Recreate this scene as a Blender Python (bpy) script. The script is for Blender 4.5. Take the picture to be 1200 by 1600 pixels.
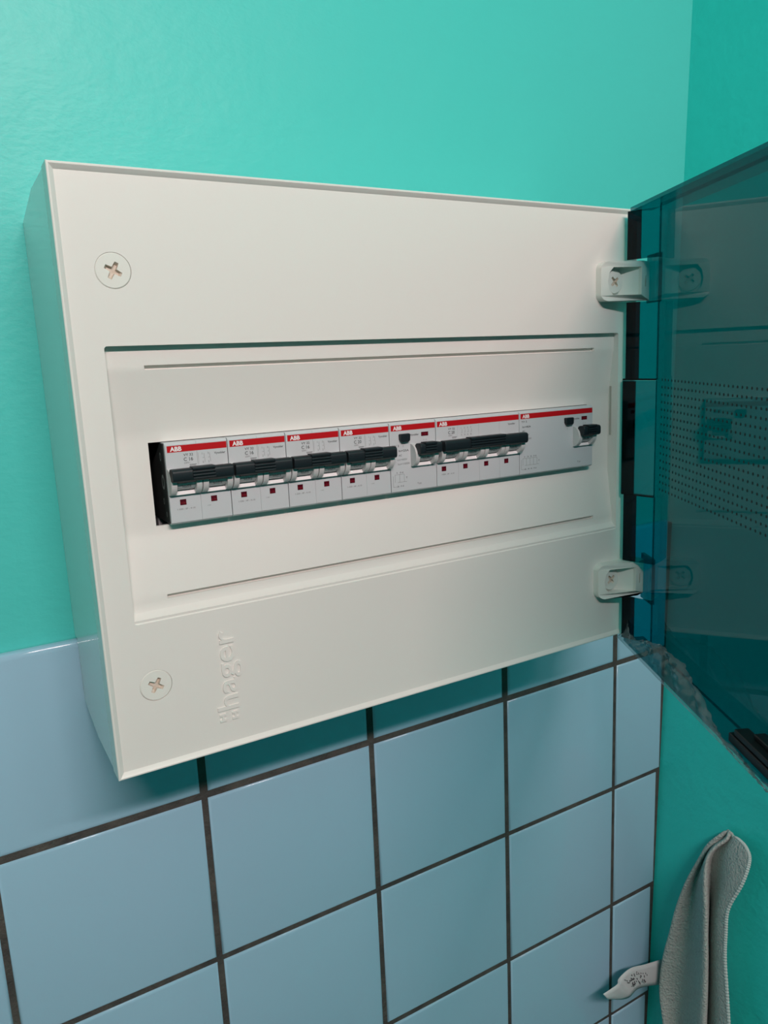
import bpy, bmesh, math, random
from mathutils import Vector, Matrix
from mathutils.geometry import tessellate_polygon

random.seed(7)
for o in list(bpy.data.objects):
    bpy.data.objects.remove(o)
scene = bpy.context.scene
COL = scene.collection

# All lengths below are millimetres measured from the top left front corner of the
# electrical box: x to the right, y into the wall, z up.
BASE = 1.70                                   # height of that corner above the floor (m)
def P(x, y, z):
    return Vector((x * .001, y * .001, BASE + z * .001))

# ------------------------------------------------------------------ camera
cam_d = bpy.data.cameras.new('camera')
cam = bpy.data.objects.new('camera', cam_d)
COL.objects.link(cam)
right = Vector((0.86204381, -0.50493995, -0.04377343))
down = Vector((-0.1329935, -0.14201554, -0.98088955))
fwd = Vector((0.48907381, 0.85139135, -0.18957735))
m = Matrix((right, -down, -fwd)).transposed().to_4x4()
m.translation = P(-61.68, -414.26, -101.73)
cam.matrix_world = m
cam_d.sensor_fit = 'VERTICAL'
cam_d.sensor_height = 36.0
cam_d.sensor_width = 27.0
cam_d.lens = 1200.89 / 1600 * 36
cam_d.clip_start = 0.01
scene.camera = cam

# ------------------------------------------------------------------ world, lamp, exposure
world = bpy.data.worlds.new('world')
scene.world = world
world.use_nodes = True
world.node_tree.nodes['Background'].inputs[0].default_value = (.5, .6, .6, 1)
world.node_tree.nodes['Background'].inputs[1].default_value = 0.02

LAMP = (85.0, -1300.0, 660.0)
LAMP_LEN = 1250.0
LAMP_AIM = (200.0, 0.0, -230.0)
ld = bpy.data.lights.new('tube_light', 'AREA')
ld.shape = 'RECTANGLE'
ld.size = LAMP_LEN * .001
ld.size_y = .06
ld.energy = 31.0
ld.color = (1.0, .79, .775)
lo = bpy.data.objects.new('tube_light', ld)
COL.objects.link(lo)
lo.location = P(*LAMP)
lo.rotation_euler = (P(*LAMP_AIM) - P(*LAMP)).to_track_quat('-Z', 'Y').to_euler()
LAMP_DIR = (P(*LAMP_AIM) - P(*LAMP)).normalized()

vs = scene.view_settings
vs.view_transform = 'Standard'
vs.look = 'None'
vs.exposure = 0.0
vs.gamma = 1.0
vs.use_curve_mapping = False

# ------------------------------------------------------------------ materials
def mat(name, col, rough=.5, spec=.5, bump=None, vary=None, coat=0.0, metal=0.0, sheen=0.0):
    """bump = [(scale, strength, distance, (sx,sy,sz))...]   vary = (scale, amount, other colour)"""
    mt = bpy.data.materials.new(name)
    mt.use_nodes = True
    nt = mt.node_tree
    b = nt.nodes['Principled BSDF']
    b.inputs['Base Color'].default_value = (*col, 1)
    b.inputs['Roughness'].default_value = rough
    b.inputs['Specular IOR Level'].default_value = spec
    b.inputs['Coat Weight'].default_value = coat
    b.inputs['Metallic'].default_value = metal
    b.inputs['Sheen Weight'].default_value = sheen
    tc = None
    if bump or vary:
        tc = nt.nodes.new('ShaderNodeTexCoord')
    if vary:
        n = nt.nodes.new('ShaderNodeTexNoise')
        n.inputs['Scale'].default_value = vary[0]
        n.inputs['Detail'].default_value = 5
        nt.links.new(tc.outputs['Object'], n.inputs['Vector'])
        r = nt.nodes.new('ShaderNodeValToRGB')
        r.color_ramp.elements[0].position = .35
        r.color_ramp.elements[1].position = .68
        r.color_ramp.elements[0].color = (*col, 1)
        r.color_ramp.elements[1].color = (*[c + (q - c) * vary[1] for c, q in zip(col, vary[2])], 1)
        nt.links.new(n.outputs['Fac'], r.inputs['Fac'])
        nt.links.new(r.outputs['Color'], b.inputs['Base Color'])
    if bump:
        prev = None
        for sc, st, di, st3 in bump:
            mp = nt.nodes.new('ShaderNodeMapping')
            mp.inputs['Scale'].default_value = st3
            nt.links.new(tc.outputs['Object'], mp.inputs['Vector'])
            n = nt.nodes.new('ShaderNodeTexNoise')
            n.inputs['Scale'].default_value = sc
            n.inputs['Detail'].default_value = 6
            nt.links.new(mp.outputs['Vector'], n.inputs['Vector'])
            bp = nt.nodes.new('ShaderNodeBump')
            bp.inputs['Strength'].default_value = st
            bp.inputs['Distance'].default_value = di
            nt.links.new(n.outputs['Fac'], bp.inputs['Height'])
            if prev:
                nt.links.new(prev.outputs['Normal'], bp.inputs['Normal'])
            prev = bp
        nt.links.new(prev.outputs['Normal'], b.inputs['Normal'])
    return mt

def clear_mat(name, tint, ior=1.5, rough=.02, haze=None):
    """thin tinted clear plastic: coloured see-through body with a Fresnel gloss"""
    mt = bpy.data.materials.new(name)
    mt.use_nodes = True
    nt = mt.node_tree
    nt.nodes.remove(nt.nodes['Principled BSDF'])
    out = nt.nodes['Material Output']
    tr = nt.nodes.new('ShaderNodeBsdfTransparent')
    tr.inputs[0].default_value = (*tint, 1)
    gl = nt.nodes.new('ShaderNodeBsdfGlossy')
    gl.inputs['Roughness'].default_value = rough
    lw = nt.nodes.new('ShaderNodeLayerWeight')          # Schlick reflectance of a clear sheet, alike from both sides
    lw.inputs['Blend'].default_value = .5
    pw = nt.nodes.new('ShaderNodeMath'); pw.operation = 'POWER'; pw.inputs[1].default_value = 5
    nt.links.new(lw.outputs['Facing'], pw.inputs[0])
    f0 = ((ior - 1) / (ior + 1)) ** 2
    fr = nt.nodes.new('ShaderNodeMath'); fr.operation = 'MULTIPLY_ADD'
    fr.inputs[1].default_value = 1 - f0; fr.inputs[2].default_value = f0
    nt.links.new(pw.outputs[0], fr.inputs[0])
    mx = nt.nodes.new('ShaderNodeMixShader')
    body = tr
    if haze:
        df = nt.nodes.new('ShaderNodeBsdfDiffuse')
        df.inputs[0].default_value = (*haze[1], 1)
        m0 = nt.nodes.new('ShaderNodeMixShader')
        m0.inputs[0].default_value = haze[0]
        nt.links.new(tr.outputs[0], m0.inputs[1])
        nt.links.new(df.outputs[0], m0.inputs[2])
        body = m0
    nt.links.new(fr.outputs[0], mx.inputs[0])
    nt.links.new(body.outputs[0], mx.inputs[1])
    nt.links.new(gl.outputs[0], mx.inputs[2])
    nt.links.new(mx.outputs[0], out.inputs[0])
    return mt

ONE = (1, 1, 1)
M = {}
M['paint'] = mat('teal_wall_paint', (.082, .61, .555), .42, .4,
                 bump=[(14, .16, .01, ONE), (130, .20, .0012, (1, 1, 1.8))], vary=(5, .35, (.098, .63, .585)))
M['paint_rough'] = mat('teal_wall_paint_coarse', (.03, .64, .58), .4, .4,
                       bump=[(140, .3, .0015, ONE), (18, .25, .008, ONE)])
M['ceiling'] = mat('ceiling_paint', (.10, .60, .52), .7, .2)
M['floor'] = mat('floor_tile', (.10, .14, .15), .35, .4, vary=(6, .5, (.16, .2, .2)))
M['tile'] = mat('pale_blue_glaze', (.36, .57, .72), .10, .5, bump=[(9, .06, .01, ONE)],
                vary=(3, .4, (.33, .56, .67)))
M['grout'] = mat('dark_grout', (.10, .092, .082), .9, .1, bump=[(400, .6, .002, ONE)], vary=(60, .8, (.05, .05, .05)))
M['white'] = mat('warm_white_plastic', (.80, .775, .735), .30, .45, bump=[(700, .05, .0004, ONE)])
M['white_side'] = mat('glossy_white_plastic', (.74, .76, .74), .12, .5)
M['clip'] = mat('white_clip_plastic', (.80, .79, .74), .25, .5)
M['breaker'] = mat('light_grey_plastic', (.56, .58, .60), .42, .4)
M['collar'] = mat('pale_grey_plastic', (.60, .60, .60), .35, .4)
M['ledge'] = mat('white_ledge_plastic', (.85, .85, .85), .3, .4)
M['drum'] = mat('silver_grey_plastic', (.5, .51, .52), .3, .5, vary=(700, .6, (.2, .2, .2)))
M['dark'] = mat('charcoal_plastic', (.010, .016, .020), .42, .35)
M['black'] = mat('black_plastic', (.004, .005, .006), .4, .4)
M['red'] = mat('red_band_print', (.50, .005, .010), .4, .4)
M['window_print'] = mat('window_red_print', (.22, .004, .012), .4, .3)
M['darkred'] = mat('dark_red_window', (.12, .004, .010), .25, .5, vary=(900, .8, (.02, .0, .01)))
M['print'] = mat('grey_print', (.09, .095, .10), .6, .2)
M['print_pale'] = mat('pale_grey_print', (.25, .26, .27), .6, .2)
M['white_print'] = mat('white_print', (.85, .85, .85), .5, .3)
M['seam'] = mat('seam_line', (.05, .05, .05), .8, .1)
M['rail'] = mat('steel_rail', (.5, .5, .5), .4, .5, metal=1)
M['recess_slot'] = mat('grey_slot', (.45, .43, .38), .5, .3)
M['cross_brown'] = mat('brown_screw_cross', (.60, .50, .40), .5, .4, vary=(500, .7, (.7, .65, .6)))  # brown cross recess with random paler patches
M['door'] = clear_mat('teal_clear_plastic', (.016, .44, .48), ior=1.42)
M['door_rim'] = clear_mat('teal_clear_plastic_rim', (.02, .48, .53), ior=1.36, rough=.04)
M['door_flange'] = clear_mat('teal_thick_plastic', (.004, .11, .14), ior=1.3, rough=.05)
M['dots'] = mat('dark_dot_print', (.003, .02, .022), .5, .2)
M['film'] = clear_mat('clear_film', (.86, .88, .88), ior=1.5, rough=.10, haze=(.06, (.75, .78, .8)))
M['towel'] = mat('grey_green_microfibre', (.48, .52, .49), .95, .05, sheen=.3,
                 bump=[(420, .9, .004, ONE), (60, .4, .006, ONE)], vary=(350, .5, (.36, .41, .39)))
M['stitch'] = mat('pale_stitch_thread', (.52, .58, .56), .8, .1)
M['tag'] = mat('white_satin_label', (.62, .62, .63), .4, .4)
M['lamp'] = mat('lamp_white_metal', (.8, .8, .8), .4, .4)

# ------------------------------------------------------------------ mesh builder
ORG = {}
class MB:
    def __init__(self):
        self.v, self.f = [], []
    def vert(self, p):
        self.v.append(Vector(p)); return len(self.v) - 1
    def face(self, pts):
        self.f.append([self.vert(p) for p in pts])
    def idx(self, verts, faces):
        o = len(self.v)
        self.v += [Vector(p) for p in verts]
        self.f += [[i + o for i in f] for f in faces]
    def box(self, x0, x1, y0, y1, z0, z1):
        x0, x1 = sorted((x0, x1)); y0, y1 = sorted((y0, y1)); z0, z1 = sorted((z0, z1))
        vs_ = [(x, y, z) for x in (x0, x1) for y in (y0, y1) for z in (z0, z1)]
        self.idx(vs_, [(0, 1, 3, 2), (4, 6, 7, 5), (0, 4, 5, 1), (2, 3, 7, 6), (0, 2, 6, 4), (1, 5, 7, 3)])
    def prism(self, poly, x0, x1):
        """poly: list of (y, z), extruded along x, counter-clockwise or not"""
        n = len(poly)
        vs_ = [(x0, y, z) for y, z in poly] + [(x1, y, z) for y, z in poly]
        fs = [tuple(range(n)), tuple(range(2 * n - 1, n - 1, -1))]
        fs += [(i, i + n, (i + 1) % n + n, (i + 1) % n) for i in range(n)]
        self.idx(vs_, fs)
    def map_prism(self, poly, h0, h1, fn):
        """poly of (a,b) extruded in c from h0 to h1, every corner through fn(a,b,c)"""
        n = len(poly)
        vs_ = [fn(a, b, h0) for a, b in poly] + [fn(a, b, h1) for a, b in poly]
        fs = [tuple(range(n)), tuple(range(2 * n - 1, n - 1, -1))]
        fs += [(i, i + n, (i + 1) % n + n, (i + 1) % n) for i in range(n)]
        self.idx(vs_, fs)
    def fill(self, loops, fn):
        """flat polygon with holes, loops of (a,b); fn maps (a,b) to a point"""
        tris = tessellate_polygon([[Vector((a, b, 0)) for a, b in lp] for lp in loops])
        flat = [fn(a, b) for lp in loops for a, b in lp]
        self.idx(flat, [tuple(t) for t in tris])
    def tube(self, pts, radii, seg=8):
        rings = []
        for i, p in enumerate(pts):
            p = Vector(p)
            a = Vector(pts[max(i - 1, 0)]); b = Vector(pts[min(i + 1, len(pts) - 1)])
            d = (b - a).normalized()
            u = d.cross(Vector((0.3, 1, 0.2))).normalized(); w = d.cross(u)
            r = radii[i] if hasattr(radii, '__len__') else radii
            rings.append([p + (u * math.cos(t) + w * math.sin(t)) * r for t in [2 * math.pi * k / seg for k in range(seg)]])
        vs_ = [q for rg in rings for q in rg]
        fs = []
        for i in range(len(rings) - 1):
            for k in range(seg):
                fs.append((i * seg + k, i * seg + (k + 1) % seg, (i + 1) * seg + (k + 1) % seg, (i + 1) * seg + k))
        fs.append(tuple(range(seg - 1, -1, -1)))
        fs.append(tuple(range((len(rings) - 1) * seg, len(rings) * seg)))
        self.idx(vs_, fs)
    def grid(self, rows):
        nr, nc = len(rows), len(rows[0])
        self.idx([p for r in rows for p in r],
                 [(i * nc + j, i * nc + j + 1, (i + 1) * nc + j + 1, (i + 1) * nc + j)
                  for i in range(nr - 1) for j in range(nc - 1)])
    def build(self, name, material, parent=None, bevel=0, seg=2, smooth=True, org=None, angle=40, weld=True, normals=True):
        if parent is not None:
            org = Vector(ORG[parent])
        elif org is None:
            xs = [p.x for p in self.v]; ys = [p.y for p in self.v]; zs = [p.z for p in self.v]
            org = Vector(((min(xs) + max(xs)) / 2, (min(ys) + max(ys)) / 2, min(zs)))
        org = Vector(org)
        me = bpy.data.meshes.new(name)
        me.from_pydata([(p - org) * .001 for p in self.v], [], self.f)
        bm = bmesh.new(); bm.from_mesh(me)
        if weld:
            bmesh.ops.remove_doubles(bm, verts=bm.verts, dist=1e-7)
        if normals:
            bmesh.ops.recalc_face_normals(bm, faces=bm.faces)
        bm.to_mesh(me); bm.free()
        me.materials.append(material)
        if smooth:
            me.polygons.foreach_set('use_smooth', [True] * len(me.polygons))
            me.set_sharp_from_angle(angle=math.radians(angle))
        ob = bpy.data.objects.new(name, me)
        COL.objects.link(ob)
        if parent is not None:
            ob.parent = parent
        else:
            ob.location = P(*org)
        ORG[ob] = org
        if bevel:
            b = ob.modifiers.new('bevel', 'BEVEL')
            b.width = bevel * .001; b.segments = seg; b.limit_method = 'ANGLE'
            b.angle_limit = math.radians(35)
            b.harden_normals = True
        return ob

def empty(name, x, y, z, label, cat, group=None):
    o = bpy.data.objects.new(name, None)
    COL.objects.link(o)
    o.location = P(x, y, z); o.empty_display_size = .02
    ORG[o] = Vector((x, y, z))
    tag(o, label, cat, group)
    return o
def tag(o, label=None, cat=None, group=None, kind=None):
    if label: o['label'] = label
    if cat: o['category'] = cat
    if group: o['group'] = group
    if kind: o['kind'] = kind
    return o

def circle(cx, cz, r, n=40, a0=0.0):
    return [(cx + r * math.cos(a0 + 2 * math.pi * i / n), cz + r * math.sin(a0 + 2 * math.pi * i / n)) for i in range(n)]

_tc = {}
def text_geo(s, bold=0.0, sx=1.0):
    """outline of a string as (verts2d, faces) with cap height 1, starting at x=0"""
    k = (s, bold)
    if k not in _tc:
        cu = bpy.data.curves.new('t', 'FONT'); cu.body = s; cu.size = 1.0; cu.offset = bold
        cu.resolution_u = 3
        ob = bpy.data.objects.new('t', cu); COL.objects.link(ob)
        dg = bpy.context.evaluated_depsgraph_get(); dg.update()
        me = bpy.data.meshes.new_from_object(ob.evaluated_get(dg))
        v = [(p.co.x, p.co.y) for p in me.vertices]
        f = [tuple(p.vertices) for p in me.polygons]
        bpy.data.objects.remove(ob); bpy.data.curves.remove(cu); bpy.data.meshes.remove(me)
        x0 = min(p[0] for p in v) if v else 0
        _tc[k] = ([((a - x0) / .70, b / .70) for a, b in v], f)
    return _tc[k]
def add_text(mb, s, x, z, h, y, bold=0.018, width=None, sx=1.0):
    v, f = text_geo(s, bold)
    if width:
        w = max(p[0] for p in v); sx = width / (w * h)
    mb.idx([(x + a * h * sx, y, z + b * h) for a, b in v], f)

# ------------------------------------------------------------------ the room
WALL_Y, TILE_Y = 114.0, 106.0
XL, YB, ZF, ZC = -1500.0, -2400.0, -1700.0, 800.0
def wall_x(z):                                   # the right wall leans a little
    return 588 + .033 * z
def struct(ob):
    ob['kind'] = 'structure'; return ob

mb = MB(); mb.box(XL - 60, 760, WALL_Y, WALL_Y + 80, ZF, ZC)
wall_back = struct(mb.build('wall_back', M['paint'], smooth=False, org=(0, WALL_Y, ZF)))
mb = MB()
mb.map_prism([(YB, ZF), (YB, ZC), (WALL_Y, ZC), (WALL_Y, ZF)], 0, 60, lambda a, b, c: (wall_x(b) + c, a, b))
wall_right = struct(mb.build('wall_right', M['paint_rough'], smooth=False, org=(560, WALL_Y, ZF)))
mb = MB(); mb.box(XL - 60, XL, YB, WALL_Y, ZF, ZC)
struct(mb.build('wall_left', M['paint'], smooth=False))
mb = MB(); mb.box(XL - 60, 760, YB - 60, YB, ZF, ZC)
struct(mb.build('wall_front', M['paint'], smooth=False))
mb = MB(); mb.box(XL - 60, 760, YB - 60, WALL_Y + 80, ZF - 40, ZF)
struct(mb.build('floor', M['floor'], smooth=False))
mb = MB(); mb.box(XL - 60, 760, YB - 60, WALL_Y + 80, ZC, ZC + 40)
struct(mb.build('ceiling', M['ceiling'], smooth=False))

# tiles: every tile is a piece of the back wall, the dark joints lie behind them
PX, PZ, X0T, Z0T, JG = 141.6, 137.8, 74.2, -272.2, 4.4
mb = MB()
mb.map_prism([(XL, ZF), (XL, Z0T - 2.5), (0, Z0T - 2.5), (0, ZF)], TILE_Y + 1.6, WALL_Y + .5,
             lambda a, b, c: (a if a < -1 else wall_x(b) - .2, c, b))
mb.build('tile_grout', M['grout'], wall_back, smooth=False)
def tile_mesh(w, h, b=2.2, steps=(0, 18, 36, 54, 72, 90)):
    """glazed tile with pillowed edges, lower left front corner at the origin"""
    d = WALL_Y - TILE_Y - 1
    rings = [(0, d)] + [(b * (1 - math.cos(math.radians(a))), b * (1 - math.sin(math.radians(a)))) for a in steps]
    t = MB(); vv = []
    for ins, y in rings:
        vv.append([(ins, y, ins), (w - ins, y, ins), (w - ins, y, h - ins), (ins, y, h - ins)])
    for a, c in zip(vv, vv[1:]):
        for i in range(4):
            t.face([a[i], a[(i + 1) % 4], c[(i + 1) % 4], c[i]])
    t.face(vv[-1])
    return t
shared = None
row = 0
z = Z0T
while z > ZF + 20:
    h = min(PZ - JG, z - ZF - 2)
    zt = z - (JG / 2 if row else 0)
    zb = max(z - PZ + JG / 2, ZF + 1)
    h = zt - zb
    k = -7
    while True:
        xa = X0T + k * PX + JG / 2
        xb = xa + PX - JG
        lim = wall_x(zb) - 1.8
        if xa > lim - 10:
            break
        w = min(xb, lim) - xa
        full = abs(w - (PX - JG)) < .1 and row > 0 and abs(h - (PZ - JG)) < .1
        jx, jz, jy = random.uniform(-.3, .3), random.uniform(-.3, .3), random.uniform(-.25, .25)
        if xa > XL:
            if full and shared:
                ob = bpy.data.objects.new('tile', shared); COL.objects.link(ob)
                ob.parent = wall_back
            else:
                t = tile_mesh(w, h) if row else tile_mesh(w, h, 4.2, range(0, 91, 10))
                t.v = [p + Vector(ORG[wall_back]) for p in t.v]
                ob = t.build('tile', M['tile'], wall_back, angle=70)
                if full: shared = ob.data
            ob.location = (Vector((xa + jx, TILE_Y + jy, zb + jz)) - ORG[wall_back]) * .001
        k += 1
    z -= PZ
    row += 1

# ------------------------------------------------------------------ distribution box
BW, BH = 401.0, 322.0
box = empty('distribution_box', BW / 2, 55, -BH,
            'white plastic fuse box on the teal wall with its clear teal door open', 'fuse box')
# back box: an open shell tapering towards the wall
mb = MB()
prof = [(1.5, -.4), (62, -.4), (WALL_Y - .3, -9), (WALL_Y - .3, Z0T + 2.2), (TILE_Y - .6, Z0T + 2.2),
        (TILE_Y - .6, -313), (62, -BH + .4), (1.5, -BH + .4)]
xa, xb = .4, BW - .4
for x in (xa, xb):
    mb.fill([[(y, z) for y, z in prof]], lambda a, b, x=x: (x, a, b))
for (y0, z0), (y1, z1) in zip(prof, prof[1:]):
    mb.face([(xa, y0, z0), (xb, y0, z0), (xb, y1, z1), (xa, y1, z1)])
mb.build('back_box', M['white_side'], box, normals=True)
mb = MB(); mb.box(20, 381, 70, 77.5, -178, -143)
mb.build('mounting_rail', M['rail'], box)

# cover plate with raised rim, screw holes and window
RX0, RX1, RZ0, RZ1 = 17.8, 384.6, -87.0, -236.0
FY = 2.0
SCR = [(26.3, -49.8), (25.8, -272.6)]
mb = MB()
rings = [(0, 14), (0, .4), (.4, 0), (1.1, 0), (1.4, .2), (3.4, FY)]
rr = []
for ins, y in rings:
    rr.append([(ins, y, -ins), (BW - ins, y, -ins), (BW - ins, y, -BH + ins), (ins, y, -BH + ins)])
for a, b in zip(rr, rr[1:]):
    for i in range(4):
        mb.face([a[i], a[(i + 1) % 4], b[(i + 1) % 4], b[i]])
def rrect(x0, x1, z0, z1, r, n=5):
    pts = []
    for cx, cz, a0 in ((x1 - r, z0 - r, 0), (x0 + r, z0 - r, 90), (x0 + r, z1 + r, 180), (x1 - r, z1 + r, 270)):
        for i in range(n + 1):
            a = math.radians(a0 + 90 * i / n)
            pts.append((cx + r * math.cos(a), cz + r * math.sin(a)))
    return pts
win = rrect(RX0, RX1, RZ0, RZ1, 1.6)
loops = [[(3.4, -3.4), (BW - 3.4, -3.4), (BW - 3.4, -BH + 3.4), (3.4, -BH + 3.4)], win]
loops += [circle(cx, cz, 9.0) for cx, cz in SCR]
mb.fill(loops, lambda a, b: (a, FY, b))
for cx, cz in SCR:                                # screw wells
    c0 = circle(cx, cz, 9.0); n = len(c0)
    for i in range(n):
        p, q = c0[i], c0[(i + 1) % n]
        mb.face([(p[0], FY, p[1]), (q[0], FY, q[1]), (q[0], FY + 4, q[1]), (p[0], FY + 4, p[1])])
    mb.fill([c0], lambda a, b: (a, FY + 4, b))
n = len(win)
for i in range(n):                                # window reveal
    p, q = win[i], win[(i + 1) % n]
    if abs(p[1] - q[1]) < 1e-6 and p[1] < -200:
        continue                                  # the lower side is a cove on the inner panel
    mb.face([(p[0], FY, p[1]), (q[0], FY, q[1]), (q[0], 17, q[1]), (p[0], 17, p[1])])
mb.build('cover_plate', M['white'], box, angle=25)

# inner recessed panel: deeper in the middle, two grooves and the window for the breakers
AX0, AX1, AZ0, AZ1 = 37.0, 362.6, -138.5, -184.9
GX0, GX1 = 38.0, 365.0
D1, D2 = 6.8, 11.8
def profile(groove):
    p = [(D1 - .4, RZ0 + .5), (D1, -97.2)]
    if groove: p += [(D1 + 3.0, -97.3), (D1 + 3.0, -99.4)]
    p += [(D1, -99.6), (D1 + .6, -101.5), (D2 - .5, -131.5), (D2, -134.0), (D2, AZ0), ('hole', 0),
          (D2, AZ1), (D2, -189.2), (D2 - .5, -191.0), (D1 + .4, -221.0), (D1, -223.2)]
    if groove: p += [(D1 + 3.0, -223.3), (D1 + 3.0, -225.4)]
    p += [(D1, -225.6), (D1, -228.6), (D1 - .6, -230.6), (D1 - 2.2, -232.6), (D1 - 4.2, -234.0), (FY + .8, -235.4), (FY, -236.0)]
    return p
mb = MB()
xs = [RX0, AX0, GX0, AX1, GX1, RX1]
for a, b in zip(xs, xs[1:]):
    mid = (a + b) / 2
    pr = profile(GX0 < mid < GX1)
    segs = [[]]
    for q in pr:
        if q[0] == 'hole':
            if AX0 < mid < AX1: segs.append([])
        else:
            segs[-1].append(q)
    for sg in segs:
        for (y0, z0), (y1, z1) in zip(sg, sg[1:]):
            mb.face([(a, y0, z0), (b, y0, z0), (b, y1, z1), (a, y1, z1)])
for gx in (GX0, GX1):
    for gz in (-97.2, -223.2):
        mb.face([(gx, D1, gz), (gx, D1 + 3.0, gz), (gx, D1 + 3.0, gz - 2.3), (gx, D1, gz - 2.3)])
lip = [(AX0, AZ0), (AX1, AZ0), (AX1, AZ1), (AX0, AZ1)]
for i in range(4):
    p, q = lip[i], lip[(i + 1) % 4]
    mb.face([(p[0], D2, p[1]), (q[0], D2, q[1]), (q[0], D2 + 2.2, q[1]), (p[0], D2 + 2.2, p[1])])
mb.build('inner_panel', M['white'], box, angle=20)
# catch slot in the right reveal
mb = MB()
mb.box(RX1 - .5, RX1 + 1, 8.2, 9.6, -126, -163)
mb.build('catch_slot', M['recess_slot'], box)

def cross_screw(cx, cz, r, y, rot, parent, tinted=True):
    """round head with a cross recess"""
    arm, hw = r * .50, r * .15
    cr = []
    for k in range(4):
        a = rot + k * math.pi / 2
        c_, s_ = math.cos(a), math.sin(a)
        for lx, lz in ((hw, -hw), (arm, -hw * .75), (arm, hw * .75)):
            cr.append((cx + lx * c_ - lz * s_, cz + lx * s_ + lz * c_))
    t = MB()
    out = circle(cx, cz, r - .55); rim = circle(cx, cz, r - .12)
    n = len(out)
    t.fill([out, cr], lambda a, b: (a, y, b))
    for i in range(n):
        p, q, p2, q2 = out[i], out[(i + 1) % n], rim[i], rim[(i + 1) % n]
        t.face([(p[0], y, p[1]), (q[0], y, q[1]), (q2[0], y + .45, q2[1]), (p2[0], y + .45, p2[1])])
        t.face([(p2[0], y + .45, p2[1]), (q2[0], y + .45, q2[1]), (q2[0], y + 2.5, q2[1]), (p2[0], y + 2.5, p2[1])])
    s = t.build('screw', M['clip'], parent, angle=30)
    t = MB()
    ctr = [(cx + (a - cx) * .72, cz + (b - cz) * .72) for a, b in cr]
    dep = r * .22
    for i in range(len(cr)):
        p, q, p2, q2 = cr[i], cr[(i + 1) % len(cr)], ctr[i], ctr[(i + 1) % len(cr)]
        t.face([(p[0], y, p[1]), (q[0], y, q[1]), (q2[0], y + dep, q2[1]), (p2[0], y + dep, p2[1])])
    t.fill([ctr], lambda a, b: (a, y + dep, b))
    return s, t
for (cx, cz), rot in zip(SCR, (math.radians(62), math.radians(60))):
    s, t = cross_screw(cx, cz, 9.0, FY - .1, rot, box)
    t.build('cross_recess', M['cross_brown'], s, angle=25)

# raised lettering on the lower left, reading upwards
mb = MB()
v, f = text_geo('hager', .008)
w = max(a for a, b in v)
L, x_base, z_start = 48.5, 72.0, -298.0
hcap = 13.0
sc = L / w
e = .7
def lg(a, b, y):                                  # rotate 90 degrees: along the text = +z, text up = -x
    return (x_base - b * hcap, y, z_start + a * sc)
bmt = bmesh.new()
vv = [bmt.verts.new(lg(a, b, FY - e)) for a, b in v]
for fc in f:
    try: bmt.faces.new([vv[i] for i in fc])
    except ValueError: pass
edges = [ed for ed in bmt.edges if len(ed.link_faces) == 1]
for fc in bmt.faces:
    mb.face([tuple(q.co) for q in fc.verts])
for ed in edges:
    p, q = ed.verts[0].co, ed.verts[1].co
    mb.face([tuple(p), tuple(q), (q.x, FY + .05, q.z), (p.x, FY + .05, p.z)])
bmt.free()
for x0 in (62.6, 70.2):                            # the small double mark before the word
    mb.box(x0 - 2.6, x0 + 1.2, FY - e, FY, -304.8, -303.4)
    mb.box(x0 - 1.2, x0 - .1, FY - e, FY, -303.4, -301.3)
    mb.box(x0 - 2.6, x0 + 1.2, FY - e, FY, -301.3, -300.0)
mb.build('raised_logo', M['white'], box, angle=30)

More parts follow.
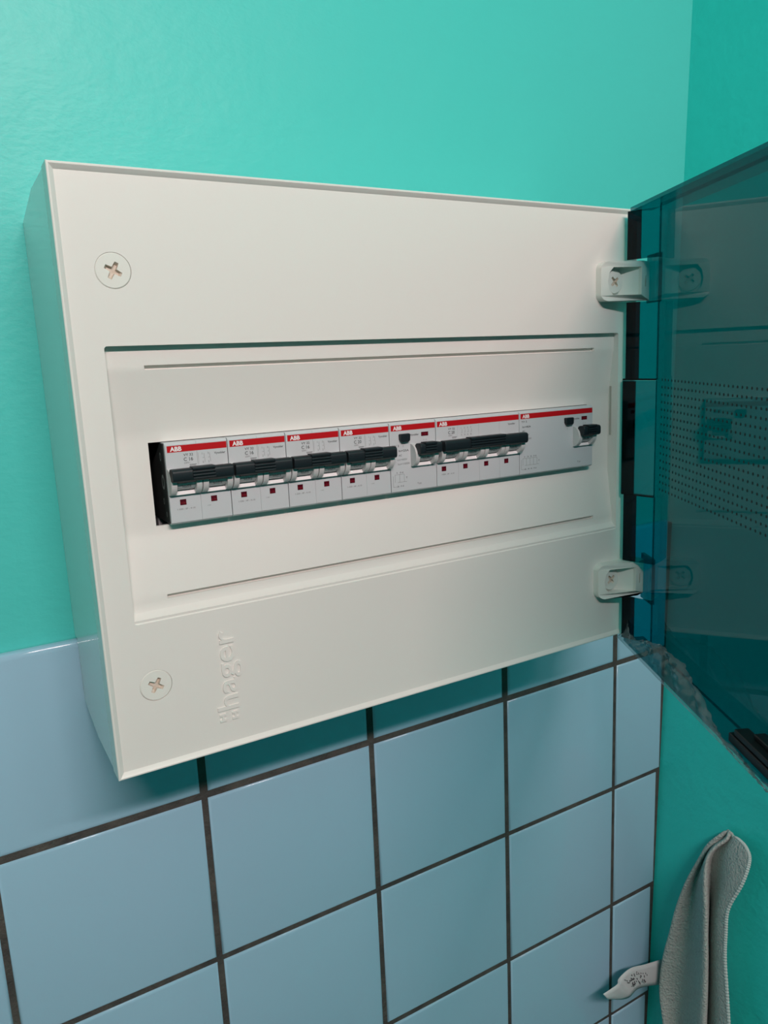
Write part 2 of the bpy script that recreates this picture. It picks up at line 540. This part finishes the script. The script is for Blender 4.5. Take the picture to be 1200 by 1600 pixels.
# ------------------------------------------------------------------ hinge clips
def hinge_clip(z0, z1):
    t = MB()
    zc = (z0 + z1) / 2; hh = (z0 - z1) / 2
    # front outline in x,z with rounded left corners; depth follows the wedge profile
    def yfront(x):
        if x < 364: return -3.2 - (x - 361) / 3 * 2.0
        if x < 392: return -5.2 - (x - 364) / 28 * 8.8
        return -14.0 + (x - 392) / 11 * 3.6
    out = []
    r = 5.0
    for a in range(90, 181, 15):
        out.append((361 + r + r * math.cos(math.radians(a)), zc + hh - r + r * math.sin(math.radians(a))))
    for a in range(180, 271, 15):
        out.append((361 + r + r * math.cos(math.radians(a)), zc - hh + r + r * math.sin(math.radians(a))))
    low = [(x, zc - hh) for x in (372, 380, 392, 397, 402.5)]
    up = [(x, zc + hh) for x in (402.5, 397, 392, 380, 372)]
    loop = out + low + up
    hx0, hx1, hz = 365.2, 390.6, hh - 4.0
    hole = [(369.5, zc + hz), (376, zc + hz), (381, zc + hz), (386, zc + hz), (hx1, zc + hz), (hx1, zc - hz), (386, zc - hz), (381, zc - hz),
            (376, zc - hz), (369.5, zc - hz), (366.4, zc - hz * .62), (hx0, zc), (366.4, zc + hz * .62)]
    t.fill([loop, hole], lambda a, b: (a, yfront(a), b))
    n = len(loop)
    for i in range(n):
        p, q = loop[i], loop[(i + 1) % n]
        t.face([(p[0], yfront(p[0]), p[1]), (q[0], yfront(q[0]), q[1]), (q[0], FY, q[1]), (p[0], FY, p[1])])
    # hollow: flat floor under the screw, ramp rising to the right
    def yf(x):
        return -.6 if x <= 381 else -.6 - (x - 381) / (hx1 - 381) * 10.2
    n = len(hole)
    for i in range(n):
        p, q = hole[i], hole[(i + 1) % n]
        t.face([(p[0], yfront(p[0]), p[1]), (q[0], yfront(q[0]), q[1]), (q[0], yf(q[0]), q[1]), (p[0], yf(p[0]), p[1])])
    t.fill([[h for h in hole if h[0] <= 381]], lambda a, b: (a, -.6, b))
    t.face([(381, -.6, zc + hz), (381, -.6, zc - hz), (386, yf(386), zc - hz), (386, yf(386), zc + hz)])
    t.face([(386, yf(386), zc + hz), (386, yf(386), zc - hz), (hx1, yf(hx1), zc - hz), (hx1, yf(hx1), zc + hz)])
    c = t.build('hinge_clip', M['clip'], box, angle=28)
    s, t2 = cross_screw(374.8, zc, 8.3, -3.0, math.radians(40), c)
    t2.build('cross_recess', M['cross_brown'], c, angle=25)
    t = MB(); t.box(395.4, 396.1, -12.75, -12.0, zc - 4, zc + 4)
    t.build('end_slot', M['recess_slot'], c)
    return c
hinge_clip(-37.6, -65.0)
hinge_clip(-260.4, -287.4)

# ------------------------------------------------------------------ the open door
ANG = math.radians(27.0); SAG = .021
def dp(t, n, z):
    """door space: t out from the hinge, n towards the box from the door face, z up (the door sags a little)"""
    zz = z - SAG * t
    return (401 - math.sin(ANG) * t - math.cos(ANG) * n, -12 - math.cos(ANG) * t + math.sin(ANG) * n, zz)
DT, DB, DL, RD, TH = -.5, -325.0, 388.0, 16.0, 2.6
mb = MB()                                          # face sheet
mb.map_prism([(15, 0), (DL, 0), (DL, -TH), (15, -TH)], DB, DT, dp)
door = mb.build('door', M['door'], box, smooth=False)
def rim(poly, z0, z1, name='door_rim', m='door_rim'):
    t = MB(); t.map_prism(poly, z0, z1, dp)
    return t.build(name, M[m], door, smooth=False)
# top, bottom and far rims
t = MB(); t.map_prism([(2, 0), (DL, 0), (DL, RD), (2, RD)], DT - 2.4, DT, dp); t.build('door_rim', M['door_rim'], door, smooth=False)
t = MB(); t.map_prism([(2, 0), (DL, 0), (DL, RD), (2, RD)], DB, DB + 2.4, dp); t.build('door_rim', M['door_rim'], door, smooth=False)
t = MB(); t.map_prism([(DL - 2.4, 0), (DL, 0), (DL, RD), (DL - 2.4, RD)], DB + 2.4, DT - 2.4, dp); t.build('door_rim', M['door_rim'], door, smooth=False)
# hinge side rim in pieces between the clips: slanted wall and dark flange
WALLP = [(16, 0), (6.5, 9.5), (8.6, 10.6), (18.5, 0)]
FLANGE = [(6.5, 9.4), (-1.5, 16), (.5, 17.4), (8.6, 10.6)]
for za, zb in ((DT - 2.5, -36.2), (-66.0, -121.5), (-207.5, -259.5), (-288.5, DB + 2.5)):
    t = MB(); t.map_prism(WALLP, za, zb, dp); hr = t.build('hinge_rim', M['door_rim'], door, smooth=False)
    t = MB(); t.map_prism(FLANGE, za, zb, dp); t.build('rim_flange', M['door_flange'], door, smooth=False)
for za, zb in ((-33.0, -66.8), (-256.5, -292.5)):         # the face runs on to the hinge at the clips
    t = MB(); t.map_prism([(-6, 0), (15, 0), (15, -TH), (-6, -TH)], za, zb, dp)
    t.build('hinge_tongue', M['door'], door, smooth=False)
t = MB()                                           # the deeper block in the middle
blk = [(17.0, 0), (5.8, 9.6), (-3.0, 16.8), (-1, 19.0), (9.0, 12.0), (20.0, 2.2)]
t.map_prism(blk, -122, -207, dp)
hbk = t.build('hinge_block', M['door_rim'], door, smooth=False)
t = MB(); t.map_prism([(4.8, 10.8), (-2.6, 16.9), (-1, 18.6), (7.6, 12.4)], -122.6, -206.4, dp)
t.build('block_core', M['door_flange'], hbk, smooth=False)
for zz in (-121.2, -207.2):
    t = MB()
    t.map_prism([(16.8, .3), (-2.5, 16.6), (-1, 18.8), (19.5, 2.2)], zz - .6, zz + .6, dp)
    t.build('block_end', M['door_flange'], hbk, smooth=False)
# dot pattern
mb = MB()
pit = 5.27
for r_ in range(16):
    for c_ in range(64):
        tt = 26 + c_ * pit; zz = -121.2 - r_ * pit
        ring = [dp(tt + .95 * math.cos(a), .08, zz + .95 * math.sin(a)) for a in [2 * math.pi * i / 8 for i in range(8)]]
        mb.face(ring)
d = mb.build('dot_pattern', M['dots'], door, smooth=False, weld=False, normals=False)
d['kind'] = 'stuff'
# catch on the lower rim
mb = MB()
mb.map_prism([(166, 3), (236, 3), (236, 15), (166, 15)], DB + 2.4, DB + 8, dp)
mb.map_prism([(170, 5), (230, 5), (230, 14), (170, 14)], DB + 8, DB + 12, dp)
mb.map_prism([(182, 2), (230, 2), (230, 9), (182, 9)], DB + 12, DB + 15, dp)
mb.build('door_catch', M['black'], door, bevel=.8)

# ------------------------------------------------------------------ circuit breakers
BX, BZ = 43.7, -138.9                               # top left corner of the row
MODW = 17.6
def ellipse(cy, cv, sy, sv, n=16):
    """front half of an ellipse in (y, v), from top to bottom"""
    return [(cy - sy * math.sin(math.pi * i / n), cv + sv * math.cos(math.pi * i / n)) for i in range(n + 1)]

def body(mbk, x0, x1, seam=True):
    """front part between top and bottom chamfers, then the wide part behind the cover"""
    cut = [(0, BZ - 28.8), (.5, BZ - 29.0), (.5, BZ - 29.35), (.05, BZ - 29.6)] if seam else []
    pr = [(60, BZ), (1.4, BZ), (.6, BZ - .35), (0, BZ - 1.3)] + cut + [
          (.05 if seam else 0, BZ - 44.2), (1.2, BZ - 45.2), (60, BZ - 45.2)]
    mbk.prism(pr, x0, x1)
    mbk.box(x0, x1, 30, 64, BZ + 21, BZ - 66)

def breaker(x, mods, poles_seam, label, amps, kind):
    w = MODW * mods
    root = empty('circuit_breaker' if kind == 'mcb' else 'residual_current_breaker', x + w / 2, 30, BZ - 66, label, 'breaker',
                 'breakers in a row in the fuse box')
    g = .16
    if kind == 'mcb':
        for k in range(mods):                        # each pole its own moulding
            t = MB(); body(t, x + k * MODW + (g if k == 0 else .05), x + (k + 1) * MODW - (g if k == mods - 1 else .05))
            t.build('pole_body', M['breaker'], root, angle=20)
    else:
        t = MB(); body(t, x + g, x + w - g, False)
        t.build('body', M['breaker'], root, angle=20)
    # red band
    t = MB(); t.box(x + 1.3, x + w - .35, -.06, .3, BZ - 1.75, BZ - 5.35)
    t.build('red_band', M['red'], root, smooth=False)
    t = MB(); add_text(t, 'ABB', x + 2.9, BZ - 4.75, 2.35, -.10, bold=.035, width=6.4)
    t.build('lettering', M['white_print'], root, smooth=False, weld=False, normals=False)
    pr = MB(); pl = MB()
    tog = []                                          # (collar start, collar end) of each toggle
    if kind == 'mcb':
        for k in range(mods):
            tog.append((x + k * MODW + .25, x + (k + 1) * MODW - .15))
        bar = (x + .3, x + w - .5)
        bump = (x + w / 2 - (6.2 if mods == 2 else 14.5), x + w / 2 + (6.2 if mods == 2 else 14.5))
    else:
        a = x + w - 35.2 + 15.4
        tog.append((a, a + 17.6))
        bar = (a + 1.2, a + 17.9)
        bump = (a + 5.0, a + 13.4)
    for a, b in tog:
        cw = 3.3
        for c0, c1 in ((a, a + cw), (b - cw, b)):
            t = MB()
            t.prism([(1, BZ - 14.2)] + ellipse(0, BZ - 21.6, 6.8, 7.4) + [(1, BZ - 29.0)], c0, c1)
            t.build('collar', M['collar'], root, bevel=.25, seg=1, angle=35)
        t = MB(); t.prism([(1, BZ - 16)] + ellipse(0, BZ - 21.0, 5.6, 5.2) + [(1, BZ - 26.2)], a + cw + .05, b - cw - .05)
        dr = t.build('drum', M['drum'], root, angle=35)
        t = MB(); add_text(t, 'I-ON', (a + b) / 2 - 2.4, BZ - 24.1, 1.5, -5.2, width=4.8)
        t.build('lettering', M['print'], dr, smooth=False, weld=False, normals=False)
        t = MB(); t.prism([(.5, BZ - 26.5), (-.8, BZ - 26.8), (-2.1, BZ - 28.6), (-1.8, BZ - 28.9), (.5, BZ - 28.9)], a + cw + .02, b - cw - .02)
        t.build('ledge', M['ledge'], root, smooth=False)
    # handle bar over all poles
    def rbar(x0, x1, y0, y1, v0, v1, r=1.5):
        pts = []
        for cy, cv, a0 in ((y1 - r, v0 - r, 0), (y0 + r, v0 - r, 90), (y0 + r, v1 + r, 180), (y1 - r, v1 + r, 270)):
            for i in range(4):
                a = math.radians(a0 + 30 * i)
                pts.append((cy + r * math.cos(a), BZ + cv + r * math.sin(a)))
        return pts, x0, x1
    t = MB()
    t.prism(*rbar(bar[0], bar[1], -10.6, -3.6, -13.7, -20.9, 2.0))
    hb = t.build('toggle_handle', M['dark'], root, bevel=.6, seg=2, angle=50)
    t = MB()
    for i, (v0, v1) in enumerate(((-13.1, -14.9), (-15.3, -16.6), (-17.0, -18.3), (-18.7, -19.8))):
        t.prism(*rbar(bump[0], bump[1], -11.3, -5.0, v0, v1, .55))
    t.build('grip_ribs', M['dark'], hb, angle=50)
    t = MB()
    for a, b in tog:
        t.prism([(-8.6, BZ - 20.0), (-4.4, BZ - 20.0), (-4.0, BZ - 22.0), (-6.6, BZ - 21.8)], a + 3.6, b - 3.9)
    t.build('handle_stem', M['dark'], hb, smooth=False)
    # windows and print
    def window(u0, u1, v0, v1):
        t = MB(); t.box(u0, u1, -.05, .4, BZ + v0, BZ + v1)
        wd = t.build('indicator_window', M['darkred'], root, smooth=False)
        t = MB(); add_text(t, 'I-ON' if kind == 'mcb' else 'ON', u0 + .5, BZ + v1 + .6, 1.2, -.08, width=(u1 - u0) - 1.0)
        t.build('lettering', M['window_print'], wd, smooth=False, weld=False, normals=False)
    Y = -.03
    if kind == 'mcb':
        for k in range(mods):
            u = x + k * MODW
            window(u + (5.8 if mods == 2 else 4.0), u + (9.3 if mods == 2 else 7.6), -31.6, -34.8)
        q = .62 if mods == 2 else .6
        add_text(pr, 'VY 32', x + 10.0, BZ - 7.9, 1.35, Y, width=5.4)
        add_text(pr, amps, x + 10.0, BZ - 10.6, 1.9, Y, width=5.2)
        add_text(pl, '230V~', x + 10.0, BZ - 12.1, .95, Y, width=3.6)
        pl.box(x + 13.0, x + 17.0, Y, .2, BZ - 12.6, BZ - 13.0)
        add_text(pl, '6000', x + 13.2, BZ - 13.9, 1.0, Y, width=3.4)
        if mods == 2:
            for j, s_ in enumerate(('1', '3')):
                cxp = x + 20.4 + j * 3.2
                add_text(pl, s_, cxp, BZ - 7.9, 1.1, Y)
                pl.box(cxp + 1.1, cxp + 1.3, Y, .2, BZ - 7.2, BZ - 9.6)
                pl.box(cxp + .2, cxp + 1.3, Y, .2, BZ - 9.6, BZ - 9.8)
                pl.box(cxp + 1.3, cxp + 1.5, Y, .2, BZ - 9.9, BZ - 12.2)
                add_text(pl, '2', cxp, BZ - 12.6, 1.1, Y)
            pl.box(x + 18.1, x + 18.25, Y, .2, BZ - 6.5, BZ - 13)
            add_text(pr, 'Vynobler', x + 27.4, BZ - 8.3, 1.25, Y, width=6.4)
        else:
            for j in range(4):
                cxp = x + 20.4 + j * 2.6
                add_text(pl, str(2 * j + 1), cxp, BZ - 7.9, 1.1, Y)
                pl.box(cxp + .8, cxp + 1.0, Y, .2, BZ - 8.3, BZ - 10.4)
                pl.box(cxp + .1, cxp + .8, Y, .2, BZ - 10.2, BZ - 10.4)
                add_text(pl, str(2 * j + 2), cxp, BZ - 12.4, 1.1, Y)
            add_text(pr, 'Vynobler', x + w - 10.0, BZ - 8.3, 1.25, Y, width=6.4)
        add_text(pl, '1-230 - 0F - 4-10', x + 4.0, BZ - 37.4, .85, Y, width=10.0)
        add_text(pl, '1-230', x + (21.0 if mods == 2 else 4.0), BZ - 37.0, .5, Y, width=2.0)
    else:
        a = x + w - 35.2
        # test button
        t = MB()
        pts = [(a + 7.2, BZ - 7.3), (a + 14.0, BZ - 7.3), (a + 14.4, BZ - 8.2), (a + 14.2, BZ - 11.6), (a + 13.2, BZ - 12.6), (a + 8.4, BZ - 12.6), (a + 7.0, BZ - 11.2), (a + 6.8, BZ - 8.0)]
        t.map_prism(pts, .3, -2.6, lambda q0, q1, c: (q0, c, q1))
        t.build('test_button', M['dark'], root, bevel=.5, angle=50)
        window(a + 24.0, a + 29.5, -7.4, -10.0)
        add_text(pr, 'Vynobler', a + 15.6, BZ - 9.2, 1.25, Y, width=6.6)
        add_text(pl, 'Test', a + 8.2, BZ - 14.2, 1.0, Y, width=3.6)
        add_text(pl, 'T', a + 9.6, BZ - 16.0, 1.0, Y)
        pl.box(a + 25.3, a + 28.5, Y, .2, BZ - 13.6, BZ - 13.8)
        pl.box(a + 25.4, a + 26.2, Y, .2, BZ - 12.3, BZ - 12.5)
        pl.box(a + 27.3, a + 28.3, Y, .2, BZ - 12.3, BZ - 12.5)
        add_text(pr, 'YV 2', x + 2.0, BZ - 15.5 + (7.6 if mods == 4 else 0), 1.25, Y, width=5.0)
        o_ = 7.2 if mods == 4 else 0
        add_text(pr, 'In=40A' if mods == 4 else 'In=25A', x + 6.6 - o_ * .5, BZ - 18.8 + o_, 1.3, Y, width=7.6)
        add_text(pr, 'AC', x + 6.4 - o_ * .5, BZ - 21.6 + o_, 1.1, Y, width=2.4)
        add_text(pl, 'Un=400V', x + 5.2 - o_ * .5, BZ - 24.4 + o_, 1.15, Y, width=7.6)
        add_text(pl, 'Icn=10000', x + 5.6 - o_ * .5, BZ - 27.2 + o_, 1.25, Y, width=9.0)
        # wiring diagram
        nl = 4 if mods == 4 else 2
        ww = 13.0 if mods == 4 else 7.0
        for j in range(nl + 1):
            u = x + 3.0 + j * ww / nl
            pl.box(u, u + .2, Y, .2, BZ - 33.4, BZ - 38.2)
        pl.box(x + 3.0, x + 3.0 + ww, Y, .2, BZ - 33.2, BZ - 33.4)
        pl.box(x + 5.0, x + 5.0 + ww, Y, .2, BZ - 38.2, BZ - 38.4)
        pl.box(x + 1.6, x + 1.8, Y, .2, BZ - 34.0, BZ - 41.0)
        pl.box(x + 1.6, x + 6.0, Y, .2, BZ - 41.0, BZ - 41.2)
        add_text(pl, '1 3 5 N' if mods == 4 else '1 N', x + 4.4, BZ - 32.6, 1.0, Y, width=ww - 2)
        add_text(pl, '2 4 6 N' if mods == 4 else '2 N', x + 4.4, BZ - 41.4, 1.0, Y, width=ww - 2)
        add_text(pr, 'T', x + 4.4 + ww, BZ - 36.4, 1.2, Y)
        add_text(pl, 'Typ', x + w - 15.5, BZ - 41.0, 1.1, Y, width=3.4)
    for q_, nm, mm in ((pr, 'printed_text', 'print'), (pl, 'faint_print', 'print_pale')):
        q_.build(nm, M[mm], root, smooth=False, weld=False, normals=False)['kind'] = 'stuff'
    root.location.y += .0045
    return root

row_spec = [
    (2, 'leftmost two-pole circuit breaker marked C 16, beside the dark gap', 'C 16', 'mcb'),
    (2, 'second two-pole circuit breaker from the left, marked C 16', 'C 16', 'mcb'),
    (2, 'third two-pole circuit breaker from the left, marked C 16', 'C 16', 'mcb'),
    (2, 'two-pole circuit breaker marked C 20, left of the narrow residual current breaker', 'C 20', 'mcb'),
    (2, 'narrow residual current breaker with black test button in the middle of the row', '', 'rcd'),
    (4, 'wide four-pole circuit breaker with one long dark handle', 'C 20', 'mcb'),
    (4, 'wide residual current breaker with test button at the right end of the row', '', 'rcd'),
]
bx_ = BX
M['side'] = mat('side_shade_grey', (.035, .04, .04), .5, .3)  # dark tone puts the gap's shade into the light grey breaker side
M['mark'] = mat('pale_side_mark', (.35, .36, .35), .5, .3)
def side_shade(root, x):  # added dark sheet, painted shade on the leftmost breaker's side
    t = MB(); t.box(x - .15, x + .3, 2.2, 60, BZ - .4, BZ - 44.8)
    sp = t.build('side_shade', M['side'], root, smooth=False)
    for (y, z, r0) in ((9, -8, 1.6), (8, -22, 2.8), (10, -33, 1.2), (6.5, -40, 1.0)):
        t = MB()
        n = 14
        ring = [(y + r0 * math.cos(2 * math.pi * k / n), BZ + z + r0 * 1.5 * math.sin(2 * math.pi * k / n)) for k in range(n)]
        inn = [(y + r0 * .6 * math.cos(2 * math.pi * k / n), BZ + z + r0 * .95 * math.sin(2 * math.pi * k / n)) for k in range(n)]
        for k in range(n):
            a_, b_, c_, d_ = ring[k], ring[(k + 1) % n], inn[(k + 1) % n], inn[k]
            t.face([(x - .35, *a_), (x - .35, *b_), (x - .35, *c_), (x - .35, *d_)])
        t.build('moulded_mark', M['mark'], sp, smooth=False)
for mods, lab, amps, kind in row_spec:
    rt = breaker(bx_, mods, None, lab, amps, kind)
    if bx_ == BX: side_shade(rt, bx_)
    bx_ += mods * MODW + (0.15 if mods == 2 else .1)

# ------------------------------------------------------------------ crumpled film on the door
def lerp(tab, t):
    for (a, b), (c, d_) in zip(tab, tab[1:]):
        if a <= t <= c: return b + (d_ - b) * (t - a) / (c - a)
    return tab[-1][1] if t > tab[-1][0] else tab[0][1]
hts = [(-6, 2), (-2, 9), (3, 21), (8, 15), (22, 9), (46, 18), (80, 25), (105, 23), (124, 18.5), (142, 8), (165, 4.5), (186, 3), (215, 2)]
rows = []
NT, NH = 90, 9
for i in range(NT + 1):
    t_ = -6 + 221 * i / NT
    h = lerp(hts, t_)
    r_ = []
    for j in range(NH + 1):
        s = j / NH
        wr = (math.sin(t_ * .17 + s * 6) * 1.4 + 1.6 * abs(math.sin(t_ * .23 - s * 8)) + 1.0 * abs(math.sin(t_ * .41 + s * 11)) - 1.2 + random.uniform(-.4, .4)) * min(1, s * 1.6)
        r_.append(dp(t_, RD + 1.0 + wr + .8 - s * 4.0 * min(1, h / 12), DB - .8 + SAG * 0 + h * s + math.sin(t_ * .4) * .3 * s))
    rows.append(r_)
mb = MB(); mb.grid(rows)
film = mb.build('protective_film', M['film'], door, angle=25)
sd = film.modifiers.new('thickness', 'SOLIDIFY'); sd.thickness = .00012
film['label'] = 'crumpled clear protective film peeling off the lower edge'

# ------------------------------------------------------------------ towel
TOWEL = [
[[559.6, 25.6, -584.2], [561.7, 22.8, -583.5], [555.7, 14.3, -576.5], [566.0, 18.7, -582.8], [559.9, 9.0, -575.1], [558.7, 2.7, -571.0]],
[[554.0, 32.7, -595.5], [557.3, 32.2, -596.4], [547.8, 21.0, -586.3], [563.9, 28.9, -597.1], [554.5, 7.6, -581.3], [552.7, -9.7, -570.6]],
[[548.3, 38.3, -610.9], [552.8, 37.9, -612.4], [539.7, 23.2, -598.6], [561.7, 34.1, -613.7], [549.0, 5.9, -592.0], [546.5, -17.7, -577.1]],
[[542.2, 47.8, -639.9], [547.9, 43.7, -639.7], [531.5, 18.4, -617.1], [559.4, 32.7, -637.6], [543.1, 4.9, -613.5], [539.7, -16.1, -599.1]],
[[539.7, 56.5, -674.4], [545.9, 45.7, -669.9], [528.8, 14.6, -641.9], [558.0, 31.3, -665.7], [540.8, 9.7, -643.9], [537.1, -4.6, -633.0]],
[[538.6, 62.6, -708.6], [544.9, 47.7, -701.1], [527.9, 12.8, -669.0], [557.1, 30.9, -695.0], [539.8, 9.9, -672.5], [536.2, -3.8, -661.3]],
[[537.5, 68.9, -743.8], [543.8, 48.9, -732.3], [527.0, 10.9, -696.3], [556.1, 29.0, -723.5], [538.9, 8.0, -699.9], [535.3, -5.0, -688.6]],
[[536.1, 70.8, -784.5], [542.5, 51.3, -772.6], [525.9, 9.4, -731.3], [554.9, 27.3, -760.1], [537.8, 5.7, -734.5], [534.2, -9.4, -720.9]],
[[535.0, 64.5, -819.3], [541.1, 53.8, -813.7], [524.7, 8.5, -767.3], [553.7, 26.3, -797.7], [536.6, 2.6, -768.8], [533.1, -13.8, -753.4]],
[[533.5, 59.3, -863.3], [539.5, 54.2, -862.2], [523.2, 7.1, -811.0], [552.2, 24.1, -842.7], [535.2, -1.0, -810.6], [531.8, -18.7, -792.9]],
[[531.6, 50.8, -920.9], [537.5, 50.4, -924.2], [521.3, 4.8, -869.8], [550.2, 20.9, -903.4], [533.4, -5.6, -867.2], [530.1, -24.6, -846.7]],
]
def cat(p0, p1, p2, p3, t):
    return .5 * ((2 * p1) + (p2 - p0) * t + (2 * p0 - 5 * p1 + 4 * p2 - p3) * t * t + (3 * p1 - p0 - 3 * p2 + p3) * t ** 3)
def spline(pts, n):
    pts = [Vector(p) for p in pts]; out = []
    for i in range(len(pts) - 1):
        a = pts[max(i - 1, 0)]; d_ = pts[min(i + 2, len(pts) - 1)]
        for k in range(n):
            out.append(cat(a, pts[i], pts[i + 1], d_, k / n))
    out.append(pts[-1]); return out
ctl = []
for r_ in TOWEL:
    back = Vector(r_[0]); xw = wall_x(back.z)
    # the cloth turns back to the wall on the left and round the free edge on the right
    r_[1] = [r_[1][0] + 7, r_[1][1] + 1, r_[1][2]]
    ctl.append([Vector((xw - 3.2, back.y - 2, back.z)), Vector((xw - 12, back.y + 2.5, back.z))] + [Vector(p) for p in r_])
top = [Vector((wall_x(-572) - 6, 10 + 12 * (1 - i / 7), -576 + 6 * math.sin(i / 7 * 3.0))) for i in range(8)]
ctl = [top] + ctl
cols = [spline([ctl[i][j] for i in range(len(ctl))], 5) for j in range(8)]
rows = []
for i in range(len(cols[0])):
    rows.append(spline([cols[j][i] for j in range(8)], 6))
mb = MB(); mb.grid(rows)
towel = empty('towel', 540, 20, -900, 'grey microfibre towel hanging on the right wall below the open door', 'towel')
cl = mb.build('cloth', M['towel'], towel, angle=180)
sd = cl.modifiers.new('thickness', 'SOLIDIFY'); sd.thickness = .0026; sd.offset = 0
ss = cl.modifiers.new('smooth', 'SUBSURF'); ss.levels = 1; ss.render_levels = 1
edge = [r_[-1] for r_ in rows]
pts, rad = [], []
fine = spline(edge, 4)
for i, p in enumerate(fine):
    pts.append(p); rad.append(1.9 if i % 2 == 0 else 1.35)
mb = MB(); mb.tube(pts, rad, 6)
mb.build('stitched_edge', M['stitch'], towel, angle=20)
# care label: a satin ribbon that folds over towards the tip
TAGP = [((548, 80, -756.3), (549, 80, -788.5)), ((521.6, 80, -749.9), (526.5, 80, -779.6)), ((499, 80, -743.7), (512, 80, -775.5)),
        ((482, 80, -747.7), (505, 79, -775.0)), ((474.5, 75, -747.0), (496.5, 78, -776.5)), ((466, 76, -749.5), (485, 79, -774.5)), ((457, 78, -752.5), (464, 79, -763))]
A = spline([a for a, b in TAGP], 5); B = spline([b for a, b in TAGP], 5)
rows = []
for i, (a, b) in enumerate(zip(A, B)):
    u = i / (len(A) - 1)
    bow = 0.8 + 2.6 * max(0, u - .5)
    rows.append([a.lerp(b, k / 5) + Vector((0, -math.sin(k / 5 * math.pi) * bow, 0)) for k in range(6)])
mb = MB(); mb.grid(rows)
tg = mb.build('care_label', M['tag'], towel, angle=35)
tg['label'] = 'white satin care label with grey print'
sd = tg.modifiers.new('thickness', 'SOLIDIFY'); sd.thickness = .0003
mb = MB()
for k in range(60):
    u = random.uniform(.16, .46); s = random.uniform(.18, .72)
    i = int(u * (len(A) - 1)); fr_ = u * (len(A) - 1) - i
    p0 = A[i].lerp(A[i + 1], fr_); p1 = B[i].lerp(B[i + 1], fr_)
    c = p0.lerp(p1, s) + Vector((0, -math.sin(s * math.pi) * .9 - .35, 0))
    dx = (A[i + 1] - A[i]).normalized()
    dz = (p1 - p0).normalized()
    l = random.uniform(1.4, 3.4)
    mb.face([c, c + dx * .9, c + dx * .9 + dz * l, c + dz * l])
mb.build('label_print', M['print'], tg, smooth=False, weld=False, normals=False)['kind'] = 'stuff'

# ------------------------------------------------------------------ the lamp (behind the camera)
lamp = empty('ceiling_lamp', LAMP[0], LAMP[1] - 30, ZC - 130,
             'long white tube lamp fixed under the ceiling behind the viewer', 'lamp')
mb = MB()
off = LAMP_DIR * -1
c = Vector(LAMP) + Vector((0, off.y, off.z)) * 34
ex = Vector((1, 0, 0)); en = Vector((0, LAMP_DIR.y, LAMP_DIR.z)).normalized(); eu = en.cross(ex)
vs_ = []
for a in (-1, 1):
    for b, d_ in ((-1, -1), (1, -1), (1, 1), (-1, 1)):
        vs_.append(c + ex * a * (LAMP_LEN / 2 + 15) + eu * b * 34 + en * d_ * 22)
mb.idx(vs_, [(0, 1, 2, 3), (7, 6, 5, 4), (0, 4, 5, 1), (1, 5, 6, 2), (2, 6, 7, 3), (3, 7, 4, 0)])
mb.build('housing', M['lamp'], lamp, bevel=3)
for sx_ in (-250, 250):
    mb = MB(); mb.tube([(LAMP[0] + sx_, c.y, c.z), (LAMP[0] + sx_, c.y, ZC)], 8, 10)
    mb.build('mounting_rod', M['lamp'], lamp)
lo.parent = lamp
lo.location = P(*LAMP) - P(*ORG[lamp])
